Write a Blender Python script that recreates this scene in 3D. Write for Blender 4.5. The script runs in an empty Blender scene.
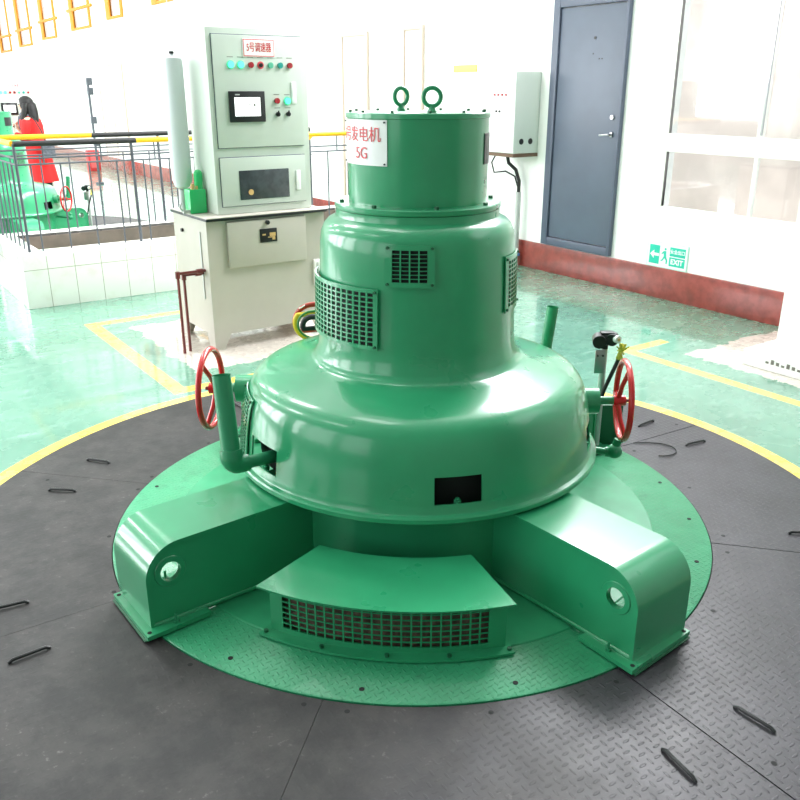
import bpy, bmesh, math, random
from mathutils import Vector, Matrix
random.seed(7)
PI = math.pi
S = bpy.context.scene
COL = S.collection
TH = math.radians(35)
OX, OY = 0.068, 3.0      # origin of the room axes
GX = 0.062               # generator axis
def rad(d): return math.radians(d)
def W(a, b, z=0.0):
    return Vector((OX - a*math.sin(TH) + b*math.cos(TH), OY + a*math.cos(TH) + b*math.sin(TH), z))

# ------------------------------------------------------------------ materials
def srgb(r, g, b):
    def c(v):
        v /= 255.0
        return v/12.92 if v <= .04045 else ((v+.055)/1.055)**2.4
    return (c(r), c(g), c(b), 1)
class NT:
    def __init__(s, m):
        s.t = m.node_tree; s.n = s.t.nodes; s.l = s.t.links
    def new(s, kind, **kw):
        n = s.n.new(kind)
        for k, v in kw.items(): setattr(n, k, v)
        return n
    def put(s, sock, v):
        if isinstance(v, bpy.types.NodeSocket): s.l.new(v, sock)
        elif v is not None: sock.default_value = v
    def m(s, op, a, b=None, c=None):
        n = s.new('ShaderNodeMath', operation=op)
        s.put(n.inputs[0], a)
        if b is not None: s.put(n.inputs[1], b)
        if c is not None: s.put(n.inputs[2], c)
        return n.outputs[0]
    def mix(s, f, a, b):
        n = s.new('ShaderNodeMix', data_type='RGBA')
        s.put(n.inputs['Factor'], f); s.put(n.inputs[6], a); s.put(n.inputs[7], b)
        return n.outputs[2]
    def sstep(s, v, lo, hi):
        n = s.new('ShaderNodeMapRange', interpolation_type='SMOOTHSTEP')
        s.put(n.inputs[0], v); n.inputs[1].default_value = lo; n.inputs[2].default_value = hi
        n.inputs[3].default_value = 0; n.inputs[4].default_value = 1
        return n.outputs[0]
    def noise(s, vec, scale, detail=3, rough=.55):
        n = s.new('ShaderNodeTexNoise'); s.put(n.inputs['Vector'], vec)
        n.inputs['Scale'].default_value = scale; n.inputs['Detail'].default_value = detail
        n.inputs['Roughness'].default_value = rough
        return n.outputs['Fac']
def mat(name, col, rough=.5, metal=0, coat=0, var=0, vscale=6, bump=0, bscale=40, spec=.5, rvar=0):
    m = bpy.data.materials.new(name); m.use_nodes = True
    k = NT(m); p = k.n['Principled BSDF']
    p.inputs['Base Color'].default_value = col
    p.inputs['Roughness'].default_value = rough
    p.inputs['Metallic'].default_value = metal
    p.inputs['Coat Weight'].default_value = coat
    p.inputs['Coat Roughness'].default_value = .11
    p.inputs['Specular IOR Level'].default_value = spec
    tc = k.new('ShaderNodeTexCoord').outputs['Object']
    if var:
        nz = k.noise(tc, vscale)
        dark = tuple(c*(1-var) for c in col[:3])+(1,)
        lite = tuple(min(1, c*(1+var*.6)) for c in col[:3])+(1,)
        k.put(p.inputs['Base Color'], k.mix(k.sstep(nz, .3, .7), dark, lite))
    if rvar:
        nz2 = k.noise(tc, vscale*2.3)
        k.put(p.inputs['Roughness'], k.m('MULTIPLY_ADD', nz2, rvar, rough-rvar*.5))
    if bump:
        nb = k.noise(tc, bscale, 2)
        b = k.new('ShaderNodeBump'); b.inputs['Strength'].default_value = bump
        b.inputs['Distance'].default_value = .004
        k.put(b.inputs['Height'], nb); k.put(p.inputs['Normal'], b.outputs[0])
    return m
def emit(name, col, st=1):
    m = bpy.data.materials.new(name); m.use_nodes = True
    p = m.node_tree.nodes['Principled BSDF']
    p.inputs['Base Color'].default_value = col
    p.inputs['Emission Color'].default_value = col; p.inputs['Emission Strength'].default_value = st
    return m
def tread(k, tc, pitch, ang):
    """raised diamond-plate lozenges: returns height 0..1"""
    mp = k.new('ShaderNodeMapping'); k.put(mp.inputs['Vector'], tc)
    mp.inputs['Rotation'].default_value = (0, 0, ang)
    mp.inputs['Scale'].default_value = (1/pitch, 1/pitch, 1)
    sx = k.new('ShaderNodeSeparateXYZ'); k.l.new(mp.outputs[0], sx.inputs[0])
    x, y = sx.outputs[0], sx.outputs[1]
    par = k.m('FLOORED_MODULO', k.m('ADD', k.m('FLOOR', x), k.m('FLOOR', y)), 2)
    u = k.m('SUBTRACT', k.m('FRACT', x), .5); v = k.m('SUBTRACT', k.m('FRACT', y), .5)
    npar = k.m('SUBTRACT', 1, par)
    a = k.m('ADD', k.m('MULTIPLY', u, par), k.m('MULTIPLY', v, npar))
    b = k.m('ADD', k.m('MULTIPLY', v, par), k.m('MULTIPLY', u, npar))
    d = k.m('SQRT', k.m('ADD', k.m('POWER', k.m('ABSOLUTE', k.m('DIVIDE', a, .46)), 2), k.m('POWER', k.m('ABSOLUTE', k.m('DIVIDE', b, .15)), 2)))
    return k.m('SUBTRACT', 1, k.sstep(d, .55, 1.05))
def tread_mat(name, base, lite, dirt, rough, pitch, bump, coat=0, wearcol=None, rvar=.2, spec=.5, dull=False):
    m = bpy.data.materials.new(name); m.use_nodes = True
    k = NT(m); p = k.n['Principled BSDF']
    tc = k.new('ShaderNodeTexCoord').outputs['Object']
    h = tread(k, tc, pitch, rad(45+12))
    n1 = k.noise(tc, 2.2, 5, .6); n2 = k.noise(tc, 13, 5, .7); n3 = k.noise(tc, 90, 2)
    if dull:   # the tread is walked flat and grimy on one side of the ring
        sp = k.new('ShaderNodeSeparateXYZ'); k.l.new(tc, sp.inputs[0])
        q = k.m('ADD', sp.outputs[0], k.m('MULTIPLY_ADD', n1, 1.4, -.7))
        clean = k.m('MULTIPLY_ADD', k.sstep(q, -.35, .9), .82, .18)
        h = k.m('MULTIPLY', h, clean)
    c = k.mix(k.sstep(n1, .35, .65), base, lite)
    c = k.mix(k.m('MULTIPLY', k.sstep(n2, .52, .75), .5), c, dirt)
    if wearcol:
        f = k.m('MULTIPLY', k.m('MULTIPLY', h, k.sstep(n2, .35, .6)), .35*bump)
        c = k.mix(f, c, wearcol)
        c = k.mix(k.m('MULTIPLY', k.sstep(n3, .66, .75), .45), c, wearcol)
    if dull:
        n5 = k.noise(tc, 5, 7, .75); n6 = k.noise(tc, 55, 3, .6)
        g_ = k.mix(k.sstep(n5, .36, .66), srgb(33, 31, 31), srgb(62, 58, 57))
        g_ = k.mix(k.m('MULTIPLY', k.sstep(n6, .60, .72), k.sstep(n5, .45, .7)), g_, srgb(104, 100, 98))
        c = k.mix(clean, g_, k.mix(k.m('MULTIPLY', k.sstep(n5, .42, .7), .45), c, srgb(40, 38, 40)))
    k.put(p.inputs['Base Color'], c)
    k.put(p.inputs['Roughness'], k.m('MULTIPLY_ADD', n2, rvar, rough-rvar*.5) if not dull else k.m('ADD', k.m('MULTIPLY_ADD', n2, rvar, rough-rvar*.5), k.m('MULTIPLY_ADD', clean, -.16, .14)))
    p.inputs['Coat Weight'].default_value = coat
    p.inputs['Specular IOR Level'].default_value = spec
    b = k.new('ShaderNodeBump'); b.inputs['Strength'].default_value = bump; b.inputs['Distance'].default_value = .003
    k.put(b.inputs['Height'], k.m('ADD', h, k.m('MULTIPLY', n2, .25))); k.put(p.inputs['Normal'], b.outputs[0])
    return m
M = {}
M['green'] = mat('green gloss paint', srgb(44, 152, 104), .29, coat=.65, var=.08, vscale=3, bump=.16, bscale=6, rvar=.1)
M['green2'] = mat('green pipe paint', srgb(44, 140, 98), .35, coat=.2, var=.1)
M['greendark'] = mat('deep green housing paint', srgb(20, 92, 60), .45, var=.1)
M['hole'] = mat('black interior', srgb(18, 20, 20), .8)
M['inner'] = mat('grimy winding behind the mesh', srgb(34, 36, 35), .7, var=.8, vscale=45)  # dark tone stands in for shade behind the mesh
M['innerred'] = mat('rusty winding behind the mesh', srgb(112, 84, 76), .7, var=.5, vscale=45)
M['greenplate'] = tread_mat('green painted tread plate', srgb(38, 138, 94), srgb(50, 154, 108), srgb(36, 116, 82), .42, .021, .55, coat=.15)
M['greensmooth'] = mat('green painted smooth plate', srgb(48, 152, 106), .35, coat=.3, var=.1, vscale=8, bump=.1, bscale=9)
M['blackplate'] = tread_mat('black tread plate', srgb(52, 49, 54), srgb(66, 63, 69), srgb(38, 36, 38), .43, .027, .38, wearcol=srgb(106, 100, 110), spec=.4, dull=True)
M['seam'] = mat('dark gap under the plates', srgb(22, 21, 21), .8)
M['white'] = mat('white wall paint', srgb(246, 246, 243), .6, var=.015, vscale=2)
M['walldim'] = mat('grey green wall paint', srgb(120, 128, 122), .7)  # unseen walls toned dark to hold back fill light
M['ceil'] = mat('white ceiling paint', srgb(190, 192, 190), .8)
M['baseboard'] = mat('red brown gloss paint', srgb(150, 62, 54), .25, coat=.4, var=.28, vscale=12, bump=.25, bscale=22)
M['door'] = mat('slate grey door paint', srgb(88, 97, 114), .38, var=.08, vscale=2.5)
M['doorframe'] = mat('slate grey frame paint', srgb(82, 90, 108), .4)
M['steel'] = mat('brushed steel', srgb(180, 180, 182), .3, metal=1)
M['frame'] = mat('white window frame', srgb(244, 242, 236), .4)
M['panel'] = mat('pale sage cabinet paint', srgb(200, 208, 198), .42, var=.02)
M['tank'] = mat('pale grey tank paint', srgb(188, 182, 172), .42, var=.03)
M['black'] = mat('black plastic', srgb(24, 25, 27), .35)
M['rubber'] = mat('black rubber', srgb(30, 30, 31), .6)
M['red'] = mat('red wheel paint', srgb(206, 26, 32), .25, coat=.4)
M['redpipe'] = mat('dark red pipe paint', srgb(112, 34, 34), .3, coat=.3)
M['yellow'] = mat('yellow rail paint', srgb(244, 184, 12), .4)
M['orange'] = mat('orange yellow window frame paint', srgb(226, 138, 18), .5)
M['bar'] = mat('dark grey iron bar', srgb(84, 88, 96), .5)
M['tile'] = None
M['signw'] = mat('white enamel', srgb(248, 246, 246), .3)
M['signred'] = mat('red lettering', srgb(205, 24, 44), .5)
M['signpink'] = mat('faded red lettering', srgb(226, 84, 92), .5)
M['exitg'] = mat('exit sign green', srgb(24, 196, 168), .4)
M['exitpale'] = mat('exit sign pale border', srgb(198, 240, 226), .4)
M['lampgreen'] = emit('lit green lamp', srgb(90, 255, 205), 1.6)
M['lampgreenring'] = mat('mint bezel', srgb(120, 220, 180), .4)  # glow round the lit lamps, painted as a mint disc
M['lampred'] = mat('dark red lamp', srgb(160, 20, 34), .25, coat=.5)
M['lampteal'] = mat('teal push button', srgb(20, 150, 140), .3, coat=.4)
M['lampgrn'] = mat('unlit green lamp', srgb(90, 180, 150), .3, coat=.4)
M['screen'] = emit('lit screen', (1, 1, 1, 1), .9)
M['darkglass'] = mat('dark tinted glass', srgb(62, 68, 72), .15, coat=.5, var=.3, vscale=20)
M['gold'] = mat('gold lettering', srgb(206, 170, 110), .4)
M['accu'] = mat('pale grey cylinder paint', srgb(224, 226, 230), .4, coat=.2)
M['valve'] = mat('bright green valve paint', srgb(40, 190, 110), .35, coat=.3)
M['conduit'] = mat('grey conduit', srgb(188, 190, 188), .4, metal=.3)
M['brown'] = mat('brown wood strip', srgb(110, 84, 66), .6)
M['pitwall'] = mat('brown pit lining', srgb(134, 118, 108), .7, var=.2, vscale=5)
M['coat'] = mat('red wool coat', srgb(214, 26, 26), .8)
M['hair'] = mat('dark hair', srgb(16, 12, 12), .6)
M['skin'] = mat('skin', srgb(226, 180, 158), .5)
M['scarf'] = mat('grey scarf', srgb(96, 98, 108), .8, var=.3, vscale=30)
M['trousers'] = mat('black trousers', srgb(24, 24, 28), .7)
M['hoseY'] = mat('yellow hose', srgb(222, 190, 40), .45)
M['hoseR'] = mat('dark red hose', srgb(168, 50, 34), .45)
M['hoseG'] = mat('green hose', srgb(60, 130, 60), .45)
M['wire'] = mat('yellow green earth wire', srgb(214, 206, 80), .6)
M['rock'] = mat('pale stone wall outside', srgb(240, 228, 222), .9, var=.2, vscale=1.2, bump=.6, bscale=3)
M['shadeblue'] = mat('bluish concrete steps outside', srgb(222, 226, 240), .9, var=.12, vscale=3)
M['ground'] = mat('pale ground outside', srgb(210, 205, 198), .9)
M['plateyellow'] = mat('amber wall plate', srgb(244, 200, 110), .5)
M['smudge'] = mat('grey marking ink', srgb(120, 118, 110), .8)

def glass_mat():
    m = bpy.data.materials.new('window glass'); m.use_nodes = True
    k = NT(m); k.n.clear()
    out = k.new('ShaderNodeOutputMaterial'); t = k.new('ShaderNodeBsdfTransparent'); g = k.new('ShaderNodeBsdfGlossy')
    g.inputs['Roughness'].default_value = .03; t.inputs[0].default_value = (.96, .97, .97, 1)
    mx = k.new('ShaderNodeMixShader'); mx.inputs[0].default_value = .07
    k.l.new(t.outputs[0], mx.inputs[1]); k.l.new(g.outputs[0], mx.inputs[2]); k.l.new(mx.outputs[0], out.inputs[0])
    return m
M['glass'] = glass_mat()
def tile_mat():
    m = bpy.data.materials.new('white wall tiles'); m.use_nodes = True
    k = NT(m); p = k.n['Principled BSDF']
    tc = k.new('ShaderNodeTexCoord').outputs['Object']
    s = k.new('ShaderNodeSeparateXYZ'); k.l.new(tc, s.inputs[0])
    def line(v, pitch, off, w):
        f = k.m('FRACT', k.m('DIVIDE', k.m('ADD', v, off), pitch))
        d = k.m('MULTIPLY', k.m('MINIMUM', f, k.m('SUBTRACT', 1, f)), pitch)
        return k.m('LESS_THAN', d, w)
    z = s.outputs[2]
    l = k.m('MAXIMUM', line(s.outputs[0], .205, .145, .0025), line(s.outputs[1], .205, .0, .0025))
    l = k.m('MAXIMUM', l, k.m('LESS_THAN', k.m('ABSOLUTE', k.m('SUBTRACT', z, .30)), .0025))
    side = k.m('LESS_THAN', z, .40)
    l = k.m('MULTIPLY', l, side)
    n = k.noise(tc, 5, 4)
    c = k.mix(k.sstep(n, .5, .8), srgb(243, 242, 234), srgb(226, 222, 208))
    c = k.mix(k.m('MULTIPLY', l, .85), c, srgb(150, 138, 118))
    k.put(p.inputs['Base Color'], c); p.inputs['Roughness'].default_value = .2; p.inputs['Coat Weight'].default_value = .3
    return m
M['tile'] = tile_mat()
def floor_mat():
    """green epoxy with painted yellow lines and unpainted screed patches; object space x=b, y=a (room axes, origin at generator)"""
    m = bpy.data.materials.new('green epoxy floor'); m.use_nodes = True
    k = NT(m); p = k.n['Principled BSDF']
    tc = k.new('ShaderNodeTexCoord').outputs['Object']
    s = k.new('ShaderNodeSeparateXYZ'); k.l.new(tc, s.inputs[0])
    b, a = s.outputs[0], s.outputs[1]
    n1 = k.noise(tc, 1.3, 5, .6); n2 = k.noise(tc, 6, 6, .65); n3 = k.noise(tc, 30, 3, .6)
    c = k.mix(k.sstep(n1, .35, .68), srgb(88, 141, 119), srgb(106, 156, 134))
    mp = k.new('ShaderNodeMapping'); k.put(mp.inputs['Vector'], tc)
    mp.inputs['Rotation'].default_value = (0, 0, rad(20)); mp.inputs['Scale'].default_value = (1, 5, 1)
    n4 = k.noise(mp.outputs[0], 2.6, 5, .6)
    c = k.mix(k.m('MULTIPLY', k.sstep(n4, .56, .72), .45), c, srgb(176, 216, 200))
    c = k.mix(k.m('MULTIPLY', k.sstep(n2, .62, .8), .5), c, srgb(86, 150, 126))
    # screed patches; the pillar one also paints in window glare
    edge = k.m('MULTIPLY_ADD', n2, .24, -.12)
    def rect(a0, a1, b0, b1, wob=True):
        e = edge if wob else 0.0
        da = k.m('MINIMUM', k.m('SUBTRACT', a, a0), k.m('SUBTRACT', a1, a))
        db = k.m('MINIMUM', k.m('SUBTRACT', b, b0), k.m('SUBTRACT', b1, b))
        return k.m('GREATER_THAN', k.m('ADD', k.m('MINIMUM', da, db), e), 0)
    scr = k.m('MAXIMUM', rect(2.2, 3.42, -.05, 1.75), rect(-3.0, .72, 2.68, 3.9))
    cc = k.mix(k.sstep(n3, .4, .7), srgb(216, 206, 196), srgb(196, 184, 174))
    c = k.mix(scr, c, cc)
    # yellow lines
    def outline(a0, a1, b0, b1, w):
        o = rect(a0-w, a1+w, b0-w, b1+w, False); i = rect(a0+w, a1-w, b0+w, b1-w, False)
        return k.m('SUBTRACT', o, i)
    ox, oy = 0.02-OX, 2.95-OY
    rb = ox*math.cos(TH)+oy*math.sin(TH); ra = -ox*math.sin(TH)+oy*math.cos(TH)
    r = k.m('SQRT', k.m('ADD', k.m('POWER', k.m('SUBTRACT', b, rb), 2), k.m('POWER', k.m('SUBTRACT', a, ra), 2)))
    w = k.m('MULTIPLY_ADD', n3, .008, .041)
    ring = k.m('LESS_THAN', k.m('ABSOLUTE', k.m('SUBTRACT', r, 1.80)), w)
    yl = k.m('MAXIMUM', ring, k.m('MAXIMUM', outline(1.93, 3.65, -.26, 2.2, .045), k.m('MULTIPLY', outline(-3.4, 1.0, 2.43, 4.2, .04), k.m('LESS_THAN', b, 2.82))))
    # lines stop at the pit's black plates
    yc = k.mix(k.sstep(n2, .45, .75), srgb(248, 214, 74), srgb(236, 206, 108))
    c = k.mix(yl, c, yc)
    k.put(p.inputs['Base Color'], c)
    k.put(p.inputs['Roughness'], k.m('MULTIPLY_ADD', n2, .3, .12))
    p.inputs['Coat Weight'].default_value = .8; p.inputs['Coat Roughness'].default_value = .06
    bp = k.new('ShaderNodeBump'); bp.inputs['Strength'].default_value = .12; bp.inputs['Distance'].default_value = .01
    k.put(bp.inputs['Height'], n1); k.put(p.inputs['Normal'], bp.outputs[0])
    return m
M['floor'] = floor_mat()

# ------------------------------------------------------------------ mesh helpers
class MB:
    def __init__(s): s.bm = bmesh.new()
    def box(s, x0, x1, y0, y1, z0, z1, bev=0, mtx=None):
        r = bmesh.ops.create_cube(s.bm, size=1)
        vs = r['verts']
        for v in vs:
            v.co = Vector(((x0+x1)/2+v.co.x*(x1-x0), (y0+y1)/2+v.co.y*(y1-y0), (z0+z1)/2+v.co.z*(z1-z0)))
        if bev:
            es = {e for v in vs for e in v.link_edges}
            rr = bmesh.ops.bevel(s.bm, geom=list(es), offset=bev, segments=2, affect='EDGES', profile=.6)
            vs = list({v for f in rr['faces'] for v in f.verts} | {v for v in vs if v.is_valid})
        if mtx:
            for v in vs: v.co = mtx @ v.co
        return s
    def tube(s, pts, r, seg=12, closed=False, caps=True):
        pts = [Vector(p) for p in pts]; n = len(pts)
        rs = r if isinstance(r, (list, tuple)) else [r]*n
        rings = []; up = None
        for i, p in enumerate(pts):
            if closed: t = (pts[(i+1) % n]-pts[i-1]).normalized()
            elif i == 0: t = (pts[1]-p).normalized()
            elif i == n-1: t = (p-pts[i-1]).normalized()
            else: t = ((pts[i+1]-p).normalized()+(p-pts[i-1]).normalized()).normalized()
            if up is None: up = Vector((0, 0, 1)) if abs(t.z) < .9 else Vector((1, 0, 0))
            x = t.cross(up).normalized(); y = x.cross(t).normalized(); up = y
            rings.append([s.bm.verts.new(p+(x*math.cos(2*PI*j/seg)+y*math.sin(2*PI*j/seg))*rs[i]) for j in range(seg)])
        for i in range(n if closed else n-1):
            A, B = rings[i], rings[(i+1) % n]
            for j in range(seg):
                s.bm.faces.new((A[j], A[(j+1) % seg], B[(j+1) % seg], B[j]))
        if caps and not closed:
            s.bm.faces.new(rings[0][::-1]); s.bm.faces.new(rings[-1])
        return s
    def cyl(s, p, q, r, seg=20, r2=None): return s.tube([p, q], [r, r if r2 is None else r2], seg)
    def sphere(s, c, r, sc=(1, 1, 1), seg=16):
        rr = bmesh.ops.create_uvsphere(s.bm, u_segments=seg, v_segments=seg//2+2, radius=r)
        for v in rr['verts']: v.co = Vector((v.co.x*sc[0]+c[0], v.co.y*sc[1]+c[1], v.co.z*sc[2]+c[2]))
        return s
    def lathe(s, prof, azs=None, holes=(), seg=96, ccx=0, ccy=0):
        """prof [(r,z)], holes [(az0,az1,z0,z1)] in degrees"""
        if azs is None:
            azs = [i*360/seg for i in range(seg)]
            for h in holes: azs += [h[0] % 360, h[1] % 360]
            azs = sorted(set(round(a, 3) for a in azs))
        n = len(azs)
        grid = [[s.bm.verts.new((ccx+r*math.cos(rad(a)), ccy+r*math.sin(rad(a)), z)) for a in azs] for r, z in prof]
        for i in range(len(prof)-1):
            for j in range(n):
                a0 = azs[j]; a1 = azs[(j+1) % n]
                if a1 < a0: a1 += 360
                am = (a0+a1)/2; zm = (prof[i][1]+prof[i+1][1])/2
                if any(h[2] < zm < h[3] and ((am-h[0]) % 360) < (h[1]-h[0]) for h in holes): continue
                s.bm.faces.new((grid[i][j], grid[i][(j+1) % n], grid[i+1][(j+1) % n], grid[i+1][j]))
        return s
    def fill_ring(s, r, z, seg=96, cx=0, cy=0):
        s.bm.faces.new([s.bm.verts.new((cx+r*math.cos(2*PI*i/seg), cy+r*math.sin(2*PI*i/seg), z)) for i in range(seg)])
        return s
    def prism(s, poly, axis, lo, hi, mtx=None):
        """poly 2D; axis 'z': (x,y) ; 'y': (x,z); 'x': (y,z)"""
        def P(u, v, w):
            q = {'z': (u, v, w), 'y': (u, w, v), 'x': (w, u, v)}[axis]
            q = Vector(q); return mtx @ q if mtx else q
        A = [s.bm.verts.new(P(u, v, lo)) for u, v in poly]; B = [s.bm.verts.new(P(u, v, hi)) for u, v in poly]
        n = len(poly)
        s.bm.faces.new(A); s.bm.faces.new(B[::-1])
        for i in range(n): s.bm.faces.new((A[i], B[i], B[(i+1) % n], A[(i+1) % n]))
        return s
    def build(s, name, m, parent=None, loc=(0, 0, 0), rot=0, ang=35, keep=False):
        bmesh.ops.remove_doubles(s.bm, verts=s.bm.verts, dist=1e-6)
        bmesh.ops.recalc_face_normals(s.bm, faces=s.bm.faces)
        me = bpy.data.meshes.new(name); s.bm.to_mesh(me); s.bm.free()
        return link(name, me, m, parent, loc, rot, ang)
def link(name, me, m, parent=None, loc=(0, 0, 0), rot=0, ang=35):
    if m is not None:
        me.materials.clear(); me.materials.append(m)
    for p in me.polygons: p.use_smooth = True
    try: me.set_sharp_from_angle(angle=rad(ang))
    except Exception: pass
    o = bpy.data.objects.new(name, me); COL.objects.link(o)
    o.location = loc; o.rotation_euler = (0, 0, rot)
    if parent: o.parent = parent
    return o
def tag(o, label=None, cat=None, group=None, kind=None):
    if label: o['label'] = label
    if cat: o['category'] = cat
    if group: o['group'] = group
    if kind: o['kind'] = kind
    return o
def empty(name, loc, rot, label, cat, group=None):
    o = bpy.data.objects.new(name, None); COL.objects.link(o); o.empty_display_size = .1
    o.location = loc; o.rotation_euler = (0, 0, rot)
    return tag(o, label, cat, group)
def struct(name, mb, m): return tag(mb.build(name, m, loc=(OX, OY, 0), rot=TH), kind='structure')
def room(a, b, z=0): return W(a, b, z)
def copy_tree(o, parent=None):
    c = o.copy(); COL.objects.link(c); c.parent = parent
    for ch in list(o.children): copy_tree(ch, c)
    return c
def text_mesh(body, size, extrude=.0008, bold=0):
    cu = bpy.data.curves.new('t', 'FONT'); cu.body = body; cu.size = size
    cu.align_x = 'CENTER'; cu.align_y = 'CENTER'; cu.extrude = extrude; cu.offset = bold
    o = bpy.data.objects.new('t', cu); COL.objects.link(o)
    dg = bpy.context.evaluated_depsgraph_get(); dg.update()
    me = bpy.data.meshes.new_from_object(o.evaluated_get(dg))
    bpy.data.objects.remove(o); bpy.data.curves.remove(cu)
    return me
def text(name, body, size, m, parent, mtx, sx=1, bold=0):
    me = text_mesh(body, size, bold=bold)
    me.transform(mtx @ Matrix.Diagonal((sx, 1, 1, 1)))
    return link(name, me, m, parent)
def plate2d(outer, holes, t):
    cu = bpy.data.curves.new('p', 'CURVE'); cu.dimensions = '2D'; cu.fill_mode = 'BOTH'; cu.extrude = t/2
    for pts in [outer]+holes:
        sp = cu.splines.new('POLY'); sp.points.add(len(pts)-1)
        for i, q in enumerate(pts): sp.points[i].co = (q[0], q[1], 0, 1)
        sp.use_cyclic_u = True
    o = bpy.data.objects.new('p', cu); COL.objects.link(o)
    dg = bpy.context.evaluated_depsgraph_get(); dg.update()
    me = bpy.data.meshes.new_from_object(o.evaluated_get(dg))
    bpy.data.objects.remove(o); bpy.data.curves.remove(cu)
    return me
def skin(name, verts, edges, radii, m, parent, sub=2):
    me = bpy.data.meshes.new(name); me.from_pydata(verts, edges, [])
    o = bpy.data.objects.new(name, me); COL.objects.link(o)
    mo = o.modifiers.new('s', 'SKIN'); mo.use_smooth_shade = True
    if not me.skin_vertices: me.skin_vertices.new()
    for i, r in enumerate(radii):
        r = r if isinstance(r, tuple) else (r, r)
        me.skin_vertices[0].data[i].radius = r
    me.skin_vertices[0].data[0].use_root = True
    ms = o.modifiers.new('u', 'SUBSURF'); ms.levels = sub; ms.render_levels = sub
    dg = bpy.context.evaluated_depsgraph_get(); dg.update()
    me2 = bpy.data.meshes.new_from_object(o.evaluated_get(dg))
    bpy.data.objects.remove(o); bpy.data.meshes.remove(me)
    return link(name, me2, m, parent, ang=180)
def pol(r, az, z): return Vector((r*math.cos(rad(az)), r*math.sin(rad(az)), z))
def arc(c, r, a0, a1, n): return [(c[0]+r*math.cos(rad(a0+(a1-a0)*i/n)), c[1]+r*math.sin(rad(a0+(a1-a0)*i/n))) for i in range(n+1)]

# ================================================================== SETTING
fl = MB(); fl.bm.faces.new([fl.bm.verts.new(q) for q in ((-9, -6, 0), (3.8, -6, 0), (3.8, 30, 0), (-9, 30, 0))])
struct('floor', fl, M['floor'])
struct('ceiling', MB().box(-9, 4.2, -6, 30, 7, 7.2), M['ceil'])
# right wall: big window opening a -1.9..1.94, z .72..3.3 ; high windows above 2.85 from a=9 on
YW = [(24.5, 26.0), (22.0, 23.5), (19.5, 20.9), (16.7, 18.2), (14.6, 15.6), (12.0, 13.0)]
NEARW = [(-4.5, -1.0), (-.1, 3.5), (4.3, 7.9)]      # openings added for area lights, unseen above the frame
wr = MB()
t0, t1 = 3.8, 3.93
wr.box(t0, t1, -6, -1.9, 0, 3.45).box(t0, t1, -1.9, 1.94, 0, .72).box(t0, t1, -1.9, 1.94, 3.3, 3.45).box(t0, t1, 1.94, 30, 0, 2.6)
edges = [9.0]+[v for w in sorted(YW) for v in w]+[30.0]
wr.box(t0, t1, 1.94, 9.0, 2.6, 3.45)
for i in range(0, len(edges), 2): wr.box(t0, t1, edges[i], edges[i+1], 2.6, 4.0)
YZ = [2.62, 2.68, 2.75, 2.82, 2.89, 2.97]
for (w0, w1), z_ in zip(YW, YZ): wr.box(t0, t1, w0, w1, 2.6, z_)
wr.box(t0, t1, 9, 30, 4.0, 7)
ne = [-6]+[v for w in NEARW for v in w]+[9]
for i in range(0, len(ne), 2): wr.box(t0, t1, ne[i], ne[i+1], 3.45, 7)
for w in NEARW: wr.box(t0, t1, w[0], w[1], 6.2, 7)
struct('wall_right', wr, M['white'])
struct('wall_far', MB().box(-9, 4.1, 30, 30.3, 0, 7), M['white'])
struct('wall_near', MB().box(-9, 4.1, -6.3, -6, 0, 7), M['walldim'])
wl = MB(); wl.box(-9.3, -9, -6, 30, 0, .9).box(-9.3, -9, -6, 30, 5.6, 7)
LW = [(-4.5+4.2*i, -1.3+4.2*i) for i in range(8)]
e2 = [-6]+[v for w in LW for v in w]+[30]
for i in range(0, len(e2), 2): wl.box(-9.3, -9, e2[i], e2[i+1], .9, 5.6)
struct('wall_left', wl, M['walldim'])
struct('baseboard_right', MB().box(3.785, 3.8, .33, 30, 0, .25, .004), M['baseboard'])
# pillar by the window
struct('trim_1', MB().box(3.02, 3.8, -.9, .325, .10, 7, .004).box(2.80, 3.8, -1.0, .40, 0, .0995, .006), M['white'])

# ---- door
dr = tag(bpy.data.objects.new('door_1', None), kind='structure'); COL.objects.link(dr); dr.location = (OX, OY, 0); dr.rotation_euler = (0, 0, TH)
f = MB()
f.box(3.755, 3.80, 3.125, 3.20, .26, 2.33, .006).box(3.755, 3.80, 2.375, 2.402, .26, 2.33, .006).box(3.756, 3.80, 2.402, 3.125, .26, .33, .006).box(3.756, 3.80, 2.402, 3.125, 2.25, 2.33, .006)
f.build('door_frame', M['doorframe'], dr)
MB().box(3.772, 3.795, 2.408, 3.119, .336, 2.244, .004).build('door_leaf', M['door'], dr)
h = MB().box(3.755, 3.773, 2.447, 2.473, 1.235, 1.275, .005).cyl((3.773, 2.46, 1.255), (3.72, 2.46, 1.255), .009).tube([(3.722, 2.46, 1.255), (3.718, 2.50, 1.252), (3.72, 2.55, 1.248)], .008)
h.build('door_handle', M['steel'], dr)
MB().cyl((3.774, 2.465, 1.39), (3.757, 2.465, 1.39), .018).build('door_lock', M['steel'], dr)
MB().cyl((3.774, 2.72, 2.0), (3.767, 2.72, 2.0), .012).build('peephole', M['black'], dr)
for dz, dy in ((1.88, 2.73), (1.84, 2.66), (1.84, 2.63)):
    MB().cyl((3.773, dy, dz), (3.769, dy, dz), .006, 8).build('screw_hole', M['black'], dr)

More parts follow.
